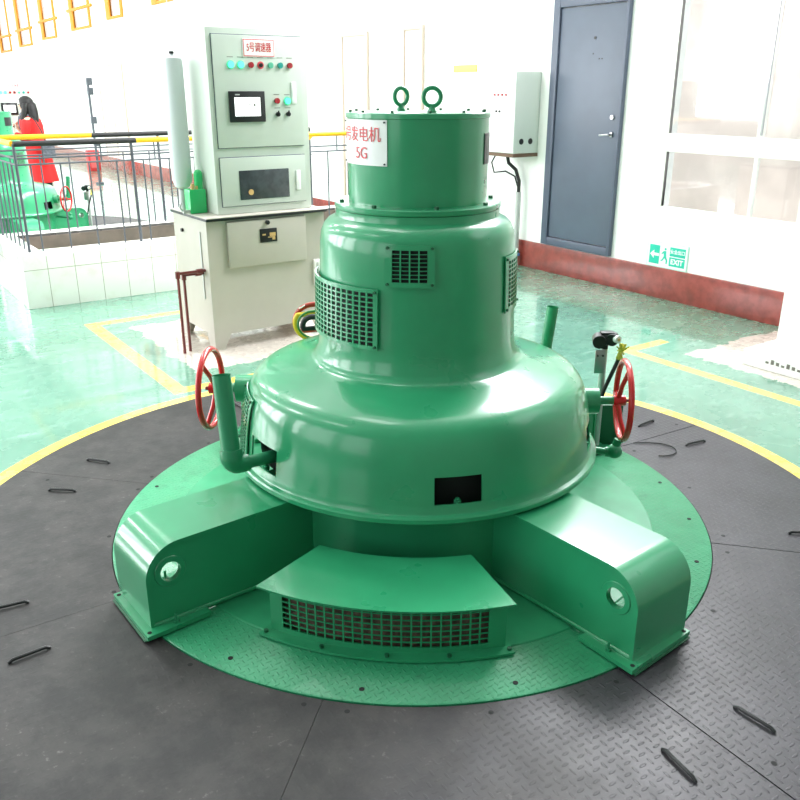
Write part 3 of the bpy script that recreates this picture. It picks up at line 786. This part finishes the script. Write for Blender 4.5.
def make_panel(label, txt, g='control cabinets with red number signs'):
    t = room_empty('control_cabinet', 2.60, .338, .858, label, 'control cabinet', g)
    Wd, D, Hh = .665, .34, 1.092
    MB().box(0, Wd, .004, D, 0, Hh, .006).build('housing', M['panel'], t)
    MB().box(-.004, Wd+.004, -.004, .004, 0, Hh, .003).build('face_frame', M['panel'], t)
    ud = MB().box(.03, .625, -.016, -.005, .405, Hh-.04, .004).build('upper_door', M['panel'], t)
    gd = MB().box(.026, .629, -.0052, -.0042, .401, Hh-.036); gd.build('door_gap', M['doorframe'], ud)
    ld = MB().box(.03, .625, -.016, -.005, .05, .345, .004).build('lower_door', M['panel'], t)
    MB().box(.026, .629, -.0052, -.0042, .046, .349).build('door_gap', M['doorframe'], ld)
    wp = MB().box(.15, .50, -.019, -.0161, .085, .265, .003).build('viewing_window', M['darkglass'], ld)
    MB().cyl((.225, -.0192, .13), (.225, -.0215, .13), .018, 16).build('gauge_dial', M['gold'], wp)
    MB().box(.552, .586, -.023, -.0161, .125, .25, .004).build('latch', M['signw'], ld)
    MB().box(.545, .578, -.023, -.0161, .66, .79, .004).build('latch', M['signw'], ud)
    # sign
    sg = MB().box(.225, .44, -.0205, -.0161, .93, 1.035, .001).build('number_sign', M['signw'], ud)
    MB().box(.229, .436, -.0212, -.0206, .934, 1.031).build('sign_border', M['exitborder'] if 'exitborder' in M else M['signpink'], sg)
    MB().box(.234, .431, -.0219, -.0213, .939, 1.026).build('sign_face', M['signw'], sg)
    T = Matrix.Translation((.3325, -.0225, .982)) @ Matrix.Rotation(PI/2, 4, 'X')
    text('lettering', txt, .043, M['signred'], sg, T @ Matrix.Diagonal((.86, 1.35, 1, 1)), 1.0, bold=.0002)
    # lamps row
    for i in range(7):
        x = .14+i*.0665; z = .885
        mm = ['lampgreen', 'lampgreen', 'lampred', 'black', 'lampgrn', 'lampteal', 'lampred'][i]
        if i < 2: MB().cyl((x, -.0161, z), (x, -.0185, z), .026, 20).build('lamp_bezel', M['lampgreenring'], ud)
        if i == 3: MB().cyl((x, -.0161, z), (x, -.020, z), .022, 18).build('switch_ring', M['signpink'], ud)
        MB().cyl((x, -.0161, z), (x, -.030, z), .0175 if i != 3 else .012, 18).build('switch' if i == 3 else 'indicator_lamp', M[mm], ud)
        MB().box(x-.02, x+.02, -.0168, -.0161, z+.042, z+.046).build('lamp_caption', M['smudge'], ud)
    # screen
    sc = MB().box(.112, .352, -.030, -.0161, .555, .735, .004).build('touch_screen', M['black'], ud)
    MB().box(.145, .318, -.0315, -.0301, .590, .700).build('display', M['screen'], sc)
    MB().box(.235, .255, -.0322, -.0316, .655, .659).cyl((.278, -.0316, .655), (.278, -.0322, .655), .0075, 12).build('display_icon', M['smudge'], sc)
    MB().box(.152, .182, -.0312, -.0301, .712, .719).build('maker_mark', M['conduit'], sc)
    for x, z, mm, r in ((.439, .678, 'lampred', .0175), (.513, .676, 'lampgreen', .0175), (.441, .598, 'black', .014), (.514, .598, 'black', .014)):
        if mm == 'lampgreen': MB().cyl((x, -.0161, z), (x, -.0185, z), .027, 20).build('lamp_bezel', M['lampgreenring'], ud)
        o = MB().cyl((x, -.0161, z), (x, -.031, z), r, 18)
        if mm == 'black': o.box(x-.004, x+.004, -.036, -.031, z-.012, z+.022, .001)
        o.build('switch' if mm == 'black' else 'indicator_lamp', M[mm], ud)
        MB().box(x-.02, x+.02, -.0168, -.0161, z+.036, z+.040).build('lamp_caption', M['smudge'], ud)
    MB().box(.01, .026, -.0049, -.0041, .60, .66).build('hinge_mark', M['panel'], t)
    return t
M['exitborder'] = M['signpink']
panel = make_panel('tall sage green control cabinet with lit touch screen and red number 5 sign', '5号调速器')
# things on top of the tank
acc = room_empty('accumulator', 2.90, .235, .858, 'slim pale grey upright cylinder on the oil tank, left of the control panel', 'cylinder', 'accumulators on the oil tanks')
MB().lathe([(.0005, .14), (.02, .14), (.05, .16), (.064, .20), (.064, .90), (.060, .925), (.045, .935), (.014, .938), (.012, .95), (.0005, .95)], seg=32).build('vessel', M['accu'], acc)
MB().cyl((0, 0, .95), (0, 0, .965), .016, 12).build('cap', M['black'], acc)
MB().cyl((0, 0, .965), (0, 0, 1.25), .0025, 6).build('thin_line', M['conduit'], acc)
MB().cyl((0, 0, 0), (0, 0, .14), .03, 16).build('neck', M['conduit'], acc)
va = room_empty('valve_block', 2.80, .272, .858, 'bright green valve block on the oil tank, below the slim grey cylinder', 'valve block', 'valve blocks on the oil tanks')
MB().box(-.055, .055, -.05, .045, 0, .15, .006).build('block', M['valve'], va)
MB().cyl((.03, 0, .15), (.03, 0, .24), .028, 18).sphere((.03, 0, .24), .028).build('filter_bowl', M['valve'], va)
MB().cyl((-.025, -.03, .15), (-.025, -.03, .185), .011, 12).cyl((.0, -.035, .15), (.0, -.035, .17), .009, 12).build('fitting', M['gold'], va)
MB().box(-.10, -.056, -.04, -.02, .005, .025).tube([(-.10, -.03, .02), (-.12, -.03, .04), (-.11, -.03, .07)], .006, 8).build('lever', M['conduit'], va)
# dark red drain pipes at the tank's left side
for dy, zz, bb in ((2.60, .52, .035), (2.63, .50, .085)):
    o = MB().tube([W(dy, .2190, zz), W(dy, bb+.012, zz), W(dy, bb, zz-.012), W(dy, bb, .0)], .010, 10)
    o.tube([W(dy, .16, zz), W(dy, .2, zz)], .016, 10).tube([W(dy, bb, zz+.014), W(dy, bb, zz-.03)], .0155, 10)
    o.build('pipe', M['redpipe'])
ps = [o for o in COL.objects if o.name.startswith('pipe')]
tag(ps[0], 'outer dark red pipe bending from the oil tank down to the floor', 'pipe', 'dark red drain pipes')
tag(ps[1], 'dark red pipe bending down to the floor, the one closer to the oil tank', 'pipe', 'dark red drain pipes')
# hoses beside the body
import itertools
hc = W(1.95, .50, .34)
hoses = [('hoseR', 'dark red hose looping behind the generator shoulder', .105, .011, -.03), ('hoseY', 'yellow hose curled behind the generator shoulder', .098, .012, .0), ('hoseG', 'thin green hose curled inside the yellow hose loop', .082, .005, .022), ('rubber', 'black hose curled beside the generator body', .055, .012, .04)]
for mm, lb, R_, r_, off in hoses:
    pts = []
    aa0, aa1 = {'hoseR': (75, 215), 'hoseY': (150, 285), 'hoseG': (110, 275), 'rubber': (60, 200)}[mm]
    for i in range(16):
        a = rad(aa0+(aa1-aa0)*i/15)
        pts.append(Vector((GX-.425+R_*.85*math.cos(a), 3.43-off, .668+R_*.72*math.sin(a))))
    pts = [pts[0]+Vector((.14, .06, .005))]+pts+[pts[-1]+Vector((.13, .06, -.004))]
    tag(MB().tube(pts, r_, 10).build('hose', M[mm], ang=60), lb, 'hose', 'coloured hoses beside the generator')
# tidy sleeve ties are part of the red hose
hr = [o for o in COL.objects if o.name.startswith('hose')][0]
MB().tube([(GX-.425-.055+.014*math.cos(rad(t_)), 3.46+.014*math.sin(rad(t_)), .668+.066+.008*math.cos(rad(t_))) for t_ in range(0, 360, 45)], .003, 6, closed=True).build('cable_tie', M['signw'], hr)

# ================================================================== STAIR PIT WITH RAILINGS
CURB = MB()
a0, a1, a2, a3 = 4.38, 4.56, 5.38, 5.55
bL, bR = -.53, 3.0
CURB.box(bL, bR, a0, a1, 0, .425, .006).box(bL, bR, a2, a3, 0, .425, .006).box(bL, bL+.17, a1, a2, 0, .425, .006).box(bR-.17, bR, a1, a2, 0, .425, .006)
struct('trim_5', CURB, M['tile'])
pw = MB().box(bL+.17, bR-.17, a2-.012, a2-.001, .02, .40).box(bL+.171, bL+.182, a1, a2-.013, .02, .40)
struct('trim_6', pw, M['pitwall'])
def rail_piece(root, p, q, m, r=.021): MB().cyl(p, q, r, 16).build('rail', m, root)
def L(b, a, z): return Vector((b, a, z))
def railing(lab, runs, bars_at, mids, posts):
    t = empty('railing', (OX, OY, 0), TH, lab, 'railing', 'railings round the stair pit')
    for p, q, mm, r in runs: rail_piece(t, p, q, M[mm], r)
    for p, q in mids: MB().cyl(p, q, .007, 8).build('cross_bar', M['bar'], t)
    for p, q, r in posts: MB().cyl(p, q, r, 10).build('post', M['bar'], t)
    for p, q in bars_at: MB().cyl(p, q, .0065, 8).build('bar', M['bar'], t)
    return t
af, ab_, bl = 4.47, 5.46, -.445
zt = 1.225
bars = []
b_ = bl+.10; i = 0
while b_ < 2.6:
    bars.append((L(b_, af, .425), L(b_, af, 1.075)))
    if i % 2 == 0: bars.append((L(b_+.10, af, 1.075), L(b_+.10, af, zt)))
    b_ += .215; i += 1
# small wave ornament between the two top bars
orn = []
railing('black and yellow topped railing on the front edge of the stair pit',
        [(L(bl, af, zt), L(.47, af, zt), 'rubber', .021), (L(.47, af, zt), L(2.62, af, zt), 'yellow', .021)], bars,
        [(L(bl, af, 1.075), L(2.6, af, 1.075)), (L(bl, af, 1.12), L(2.6, af, 1.12))],
        [(L(bl, af, .425), L(bl, af, zt), .011), (L(.43, af, .425), L(.43, af, zt), .012), (L(1.5, af, .425), L(1.5, af, zt), .012), (L(2.6, af, .425), L(2.6, af, zt), .012)])
bars = []
b_ = bl+.15; i = 0
while b_ < 2.6:
    bars.append((L(b_, ab_, .425), L(b_, ab_, 1.075)))
    b_ += .24
railing('yellow and black topped railing on the far edge of the stair pit',
        [(L(bl, ab_, zt), L(.40, ab_, zt), 'yellow', .021), (L(.40, ab_, zt), L(2.6, ab_, zt), 'rubber', .021)], bars,
        [(L(bl, ab_, 1.075), L(2.6, ab_, 1.075)), (L(bl, ab_, 1.12), L(2.6, ab_, 1.12))],
        [(L(bl, ab_, .425), L(bl, ab_, zt), .011), (L(1.0, ab_, .425), L(1.0, ab_, zt), .012), (L(2.6, ab_, .425), L(2.6, ab_, zt), .012)])
bars = [(L(bl, af+.165*(i+1), .425), L(bl, af+.165*(i+1), 1.075)) for i in range(5)]
railing('yellow topped railing on the left end of the stair pit',
        [(L(bl, af+.03, zt), L(bl, ab_-.03, zt), 'yellow', .021)], bars,
        [(L(bl, af+.012, 1.075), L(bl, ab_-.012, 1.075)), (L(bl, af+.012, 1.12), L(bl, ab_-.012, 1.12))], [])
hr_ = empty('handrail', (OX, OY, 0), TH, 'yellow handrail sloping down into the stair pit beside the control panel', 'handrail')
MB().cyl(L(2.15, 4.62, 1.20), L(.9, 4.62, .48), .018, 14).build('rail', M['yellow'], hr_)
MB().cyl(L(2.15, 4.62, 1.04), L(1.0, 4.62, .38), .006, 8).build('cross_bar', M['bar'], hr_)
for b_ in (2.1, 1.7, 1.3): MB().cyl(L(b_, 4.62, .12), L(b_, 4.62, .48+(b_-.9)*.576), .007, 8).build('post', M['bar'], hr_)

# ================================================================== WALL ITEMS
bx = empty('control_box', (OX, OY, 0), TH, 'white wall control box with red lamps, left of the slate door', 'control box')
MB().box(3.505, 3.797, 3.347, 3.72, 1.062, 1.752, .006).build('housing', mat('pale grey box paint', srgb(206, 214, 208), .45), bx)
MB().box(3.497, 3.504, 3.352, 3.715, 1.067, 1.747, .002).build('door', M['signw'], bx)
MB().box(3.50, 3.797, 3.343, 3.72, 1.03, 1.0615, .003).build('bottom_strip', M['brown'], bx)
for i in range(4): MB().cyl((3.497, 3.62-.05*i, 1.56), (3.485, 3.62-.05*i, 1.56), .011, 12).build('lamp', M['lampred'], bx)
for i in range(2): MB().cyl((3.497, 3.59-.045*i, 1.42), (3.487, 3.59-.045*i, 1.42), .010, 12).build('button', M['black'], bx)
for b_ in (3.59, 3.70): MB().cyl((b_, 3.3465, 1.165), (b_, 3.343, 1.165), .026, 16).build('cable_hole', M['black'], bx)
for z in (1.33, 1.26): MB().box(3.4955, 3.4968, 3.50, 3.60, z, z+.012).build('caption', mat('pale caption', srgb(214, 196, 190), .7), bx)
cd = empty('conduit', (OX, OY, 0), TH, 'grey vertical conduit pipe with black cables under the wall control box', 'conduit')
MB().cyl((3.73, 3.50, .0), (3.73, 3.50, .70), .026, 16).build('pipe', M['conduit'], cd)
MB().tube([(3.73, 3.50, .69), (3.73, 3.50, .80), (3.72, 3.54, .90), (3.68, 3.60, .96), (3.66, 3.60, 1.028)], .017, 12).build('cable', M['rubber'], cd)
MB().tube([(3.73, 3.51, .74), (3.72, 3.55, .84), (3.70, 3.66, .88), (3.68, 3.80, .86), (3.68, 3.84, .95), (3.69, 3.80, 1.02)], .008, 8).build('cable', M['rubber'], cd)
MB().box(3.70, 3.76, 3.47, 3.53, .10, .125).build('blue_tape', mat('blue tape', srgb(80, 130, 190), .5), cd)
tag(MB().box(3.79, 3.799, 4.24, 4.60, 1.765, 1.83, .002).build('wall_plate', M['plateyellow'], loc=(OX, OY, 0), rot=TH), 'small amber plate on the white wall above the generator cap', 'wall plate')

# exit sign
ex = empty('exit_sign', (OX, OY, 0), TH, 'green and white exit sign with arrow low on the wall right of the door', 'sign')
MB().box(3.792, 3.799, 1.60, 1.995, .25, .452, .001).build('sign_board', M['exitpale'], ex)
MB().box(3.790, 3.7918, 1.607, 1.988, .257, .445).build('sign_field', M['signw'], ex)
# local mapping: u to the right as seen = -a ; sign spans a 1.988..1.607
def SX(u): return 1.988-u*.381
def SZ(v): return .257+v*.188
def sbox(u0, u1, v0, v1, x0, x1, m, nm): MB().box(x0, x1, SX(u1), SX(u0), SZ(v0), SZ(v1)).build(nm, m, ex)
sbox(.05, .31, .10, .90, 3.7888, 3.7898, M['exitg'], 'green_panel')
sbox(.57, .96, .52, .90, 3.7888, 3.7898, M['exitg'], 'green_panel')
sbox(.57, .96, .10, .48, 3.7888, 3.7898, M['exitg'], 'green_panel')
def spoly(pts, m, nm): MB().prism([(SX(u), SZ(v)) for u, v in pts], 'x', 3.7876, 3.7886).build(nm, m, ex)
spoly([(.07, .5), (.17, .68), (.17, .56), (.30, .56), (.30, .44), (.17, .44), (.17, .32)], M['signw'], 'arrow')
# running figure in the middle field
MB().cyl((3.7886, SX(.455), SZ(.78)), (3.7896, SX(.455), SZ(.78)), .010, 14).build('running_figure', M['exitg'], ex)
spoly([(.42, .70), (.48, .70), (.49, .46), (.53, .30), (.52, .16), (.49, .16), (.49, .30), (.45, .40), (.41, .28), (.36, .24), (.36, .29), (.39, .33), (.43, .48), (.42, .60), (.38, .55), (.36, .58)], M['exitg'], 'running_figure')
T = Matrix.Rotation(-PI/2, 4, 'Z') @ Matrix.Rotation(PI/2, 4, 'X')
text('lettering', '安全出口', .036, M['signw'], ex, Matrix.Translation((3.788, SX(.765), SZ(.71))) @ T, .98, bold=.0006)
text('lettering', 'EXIT', .058, M['signw'], ex, Matrix.Translation((3.788, SX(.765), SZ(.29))) @ T, 1.0, bold=.0015)
# small grey marks at the pillar foot
mk = MB()
for i in range(7): mk.box(2.7985, 2.7999, .02+i*.034, .04+i*.034, .045, .058+.008*(i % 3))
struct('trim_7', mk, M['smudge'])

# ================================================================== THE FAR UNIT
OFF = 8.15
def far(o, label, da=OFF, db=0.0):
    c = copy_tree(o); c.location = Vector(o.location)+(W(da, db)-W(0, 0)); c['label'] = label
    return c
FS = .9
def sc3(o): o.scale = (FS, FS, FS); return o
FA, FB = OFF, .08
g2 = sc3(far(gen, 'second green generator far down the hall, seen through the railing', FA, FB))
def farcab(o, label, b0, a0):
    c = far(o, label); c.location = W(FA+.35+a0*FS, FB+.22+b0*FS, o.location.z*FS); return sc3(c)
farcab(tank, 'far oil tank cabinet behind the second generator', .22, 2.53)
p2 = make_panel('far sage control cabinet at the left picture edge, in front of the woman in red', '4号调速器'); p2.location = W(FA+.35+2.6*FS, FB+.22+.338*FS, .858*FS); sc3(p2)
sc3(far(bp, 'round green base plate under the far generator', FA, FB))
c = sc3(far(tp, 'far transmitter post with yellow wires beside the second generator', FA, FB)); c.location = Vector(g2.location)+(Vector(tp.location)-Vector(gen.location))*FS
dk = MB().lathe([(1.05, .004), (1.76, .004)], seg=96)
tag(dk.build('floor_plate', M['blackplate'], loc=W(OFF, .08, 0)), 'ring of dark floor plate round the far generator', 'floor plate')
ps_ = empty('signal_stand', W(13.4, 2.65), TH, 'thin dark stand with stacked fittings against the far white wall', 'stand')
MB().cyl((0, 0, 0), (0, 0, 1.78), .022, 12).build('post', M['bar'], ps_)
for z in (1.74, 1.58, 1.1, .72): MB().box(-.02, .07, -.05, .05, z-.06, z+.06, .01).build('fitting', M['bar'], ps_)
MB().cyl((0, 0, 0), (0, 0, .03), .07, 20).build('foot', M['bar'], ps_)
fb = empty('fire_box', W(16.2, 3.35), TH, 'red fire box standing beside the thin dark stand', 'box')
MB().box(-.12, .12, -.10, .10, 0, .42, .02).build('housing', mat('red enamel', srgb(222, 60, 64), .4), fb)
MB().box(-.08, .08, -.106, -.10, .06, .36, .01).build('door', mat('pale red door', srgb(236, 110, 112), .4), fb)

# ================================================================== WOMAN
wp_ = Vector((-5.03, 12.0, 0))
wo = empty('person', wp_, 0, 'woman in a long red coat and black trousers holding something to her mouth', 'person')
# faces -x (toward the far generator); x negative = forward
V = [(0, 0, .86), (0, 0, 1.05), (-.02, 0, 1.22), (-.04, 0, 1.31), (-.065, 0, 1.38), (-.085, 0, 1.46), (-.085, 0, 1.52),
     (.0, -.10, .82), (-.01, -.10, .47), (.02, -.10, .10), (-.12, -.10, .045), (.0, .10, .82), (0.03, .10, .47), (.07, .10, .10), (-.06, .10, .045),
     (-.02, -.17, 1.27), (-.06, -.22, 1.04), (-.23, -.17, 1.10), (-.27, -.14, 1.20),
     (-.02, .17, 1.27), (-.06, .21, 1.04), (-.24, .13, 1.07), (-.27, .08, 1.18)]
Eg = [(0, 1), (1, 2), (2, 3), (3, 4), (4, 5), (5, 6), (0, 7), (7, 8), (8, 9), (9, 10), (0, 11), (11, 12), (12, 13), (13, 14), (2, 15), (15, 16), (16, 17), (17, 18), (2, 19), (19, 20), (20, 21), (21, 22)]
Rr = [.14, .12, .13, .06, .05, .09, .085, .085, .06, .04, .035, .085, .06, .04, .035, .055, .042, .033, .028, .055, .042, .033, .028]
skin('body', V, Eg, Rr, M['skin'], wo)
# face details
MB().sphere((-.172, 0, 1.465), .012, (1.3, .8, 1.2), 10).build('nose', M['skin'], wo)
MB().sphere((-.158, -.032, 1.49), .010, seg=8).sphere((-.158, .032, 1.49), .010, seg=8).build('eyes', M['hair'], wo)
MB().sphere((-.160, 0, 1.43), .013, (.6, 1.4, .5), 8).build('mouth', mat('lips', srgb(190, 80, 80), .5), wo)
# trousers and boots
skin('trousers', [(0, 0, .80), (0, -.10, .72), (-.01, -.10, .47), (.02, -.10, .12), (0, .10, .72), (.03, .10, .47), (.07, .10, .12)], [(0, 1), (1, 2), (2, 3), (0, 4), (4, 5), (5, 6)], [.12, .095, .075, .055, .095, .075, .055], M['trousers'], wo)
for sy, dx in ((-.10, 0), (.10, .05)):
    skin('boot', [(.02+dx, sy, .16), (.02+dx, sy, .06), (-.07+dx, sy, .045), (-.14+dx, sy, .035)], [(0, 1), (1, 2), (2, 3)], [.055, .052, .045, .032], M['trousers'], wo)
# coat
ct = MB()
prof = [(.235, .42), (.225, .6), (.205, .8), (.185, .98), (.18, 1.05), (.195, 1.2), (.18, 1.28), (.10, 1.335), (.06, 1.35)]
ct.lathe(prof, seg=36)
for v in ct.bm.verts:
    z = v.co.z; k_ = (z-.42)/.93
    v.co.x = v.co.x*.76 - .10*k_ + .05 + .012*math.sin(6*math.atan2(v.co.y, v.co.x))*(1-k_)
    v.co.y *= 1.0
bmesh.ops.recalc_face_normals(ct.bm, faces=ct.bm.faces); bmesh.ops.solidify(ct.bm, geom=ct.bm.faces[:], thickness=.012)
cto = ct.build('coat', M['coat'], wo, ang=60)
for sy in (-1, 1):
    skin('sleeve', [(-.03, sy*.13, 1.28), (-.03, sy*.19, 1.22), (-.05, sy*.22, 1.05), (-.14, sy*.20, 1.05), (-.22, sy*(.17 if sy < 0 else .13), 1.10)], [(0, 1), (1, 2), (2, 3), (3, 4)], [.075, .075, .066, .056, .048], M['coat'], cto, 2)
# hands with five fingers each
for sy, hp in ((-1, Vector((-.275, -.14, 1.20))), (1, Vector((-.275, .08, 1.18)))):
    hb = MB().sphere(hp, .034, (.75, .6, 1.2), 12)
    for i in range(4):
        o_ = Vector((-.012+.004*i, (-.018+.012*i), .035))
        hb.tube([hp+o_*.5, hp+o_+Vector((0, 0, .018)), hp+o_+Vector((.022, 0, .038-.004*abs(i-1)))], [.009, .008, .006], 8)
    hb.tube([hp+Vector((.01, -sy*.01, 0)), hp+Vector((.035, -sy*.02, .015)), hp+Vector((.045, -sy*.02, .035))], [.010, .009, .007], 8)
    hb.build('hand', M['skin'], wo, ang=60)
wo.scale = (.95, .95, .95)
# hair
hm = MB().sphere((-.068, 0, 1.50), .108, (1.0, .92, 1.0), 20)
hm.bm.verts.ensure_lookup_table()
for v in list(hm.bm.verts):
    if v.co.x < -.13 and v.co.z < 1.53: v.co.x = -.125
hm.build('hair', M['hair'], wo, ang=80)
skin('long_hair', [(-.03, 0, 1.54), (.01, -.02, 1.42), (.03, -.04, 1.28), (.035, -.06, 1.16), (.03, -.08, 1.08)], [(0, 1), (1, 2), (2, 3), (3, 4)], [.09, .085, .08, .055, .02], M['hair'], wo, 2)
skin('long_hair', [(-.05, -.06, 1.52), (-.06, -.10, 1.40), (-.09, -.13, 1.28), (-.10, -.14, 1.17)], [(0, 1), (1, 2), (2, 3)], [.05, .045, .04, .018], M['hair'], wo, 2)
sc_ = MB().tube([(-.065+.085*math.cos(rad(i*30)), .085*math.sin(rad(i*30)), 1.345+.01*math.cos(rad(i*60))) for i in range(12)], .032, 10, closed=True)
sc_.tube([(-.15, -.06, 1.33), (-.165, -.07, 1.24), (-.16, -.07, 1.15)], [.03, .03, .02], 10).build('scarf', M['scarf'], wo, ang=60)
hg = empty('shoulder_bag', wp_+Vector((.19, -.20, .74)), 0, 'dark shoulder bag hanging at the hip of the woman in red', 'bag')
MB().box(-.02, .12, -.06, .06, 0, .22, .02).build('bag_body', M['scarf'], hg)
MB().tube([(.02, 0, .21), (-.02, .01, .34), (-.10, .05, .47), (-.17, .10, .525)], .008, 8).build('strap', M['rubber'], hg)
tag(MB().box(-.315, -.285, -.09, .05, 1.11, 1.16, .006).build('phone', M['black'], loc=wp_), 'dark phone in the hands of the woman in red', 'phone')

# ================================================================== LIGHT
Wd = bpy.data.worlds.new('sky'); S.world = Wd; Wd.use_nodes = True
bg = Wd.node_tree.nodes['Background']; bg.inputs[0].default_value = (.93, .96, 1, 1); bg.inputs[1].default_value = 2.6
def area(name, a, b, z, sa, sz, power, facing, col=(1, 1, 1), tilt=0):
    l = bpy.data.lights.new(name, 'AREA'); l.shape = 'RECTANGLE'; l.size = sa; l.size_y = sz; l.energy = power; l.color = col
    o = bpy.data.objects.new(name, l); COL.objects.link(o); o.location = W(a, b, z)
    B = Vector((math.cos(TH), math.sin(TH), 0)); 
    d = {'-b': -B, '+b': B, 'down': Vector((0, 0, -1))}[facing]
    if facing == 'down':
        o.rotation_euler = (0, 0, TH+PI/2)
    else:
        o.rotation_euler = (d+Vector((0, 0, tilt))).to_track_quat('-Z', 'Y').to_euler()
    return o
for i, w in enumerate(NEARW): area('window_daylight', (w[0]+w[1])/2, 3.95, 4.82, w[1]-w[0]-.1, 2.7, (25, 1300, 1100)[i], '-b', (.97, .98, 1))  # area lights added in the unseen high openings
for i, w in enumerate(LW): area('window_daylight', (w[0]+w[1])/2, -9.15, 3.25, w[1]-w[0]-.1, 4.5, (20, 70, 420, 800, 760, 640, 560, 560)[i], '+b', (.97, .98, 1))
for a in (1.5, 6.5, 12, 18, 24):
    for b in (-5.5, -.8):
        area('high_bay_lamp', a, b, 6.9, 2.4, .8, 60 if a < 5 else 240, 'down')  # added ceiling lights without known fixtures, brighten the walls

cam = bpy.data.cameras.new('camera'); co = bpy.data.objects.new('camera', cam); COL.objects.link(co)
cam.sensor_width = 36; cam.lens = 36*830/800; cam.clip_end = 200
co.location = (0, 0, 1.6); co.rotation_euler = (PI/2-math.atan(310/830), 0, 0)
S.camera = co
S.view_settings.view_transform = 'Standard'; S.view_settings.look = 'None'; S.view_settings.gamma = 1; S.view_settings.use_curve_mapping = False
S.view_settings.exposure = -0.5
S.cycles.max_bounces = 8; S.cycles.diffuse_bounces = 5
S.cycles.use_denoising = True
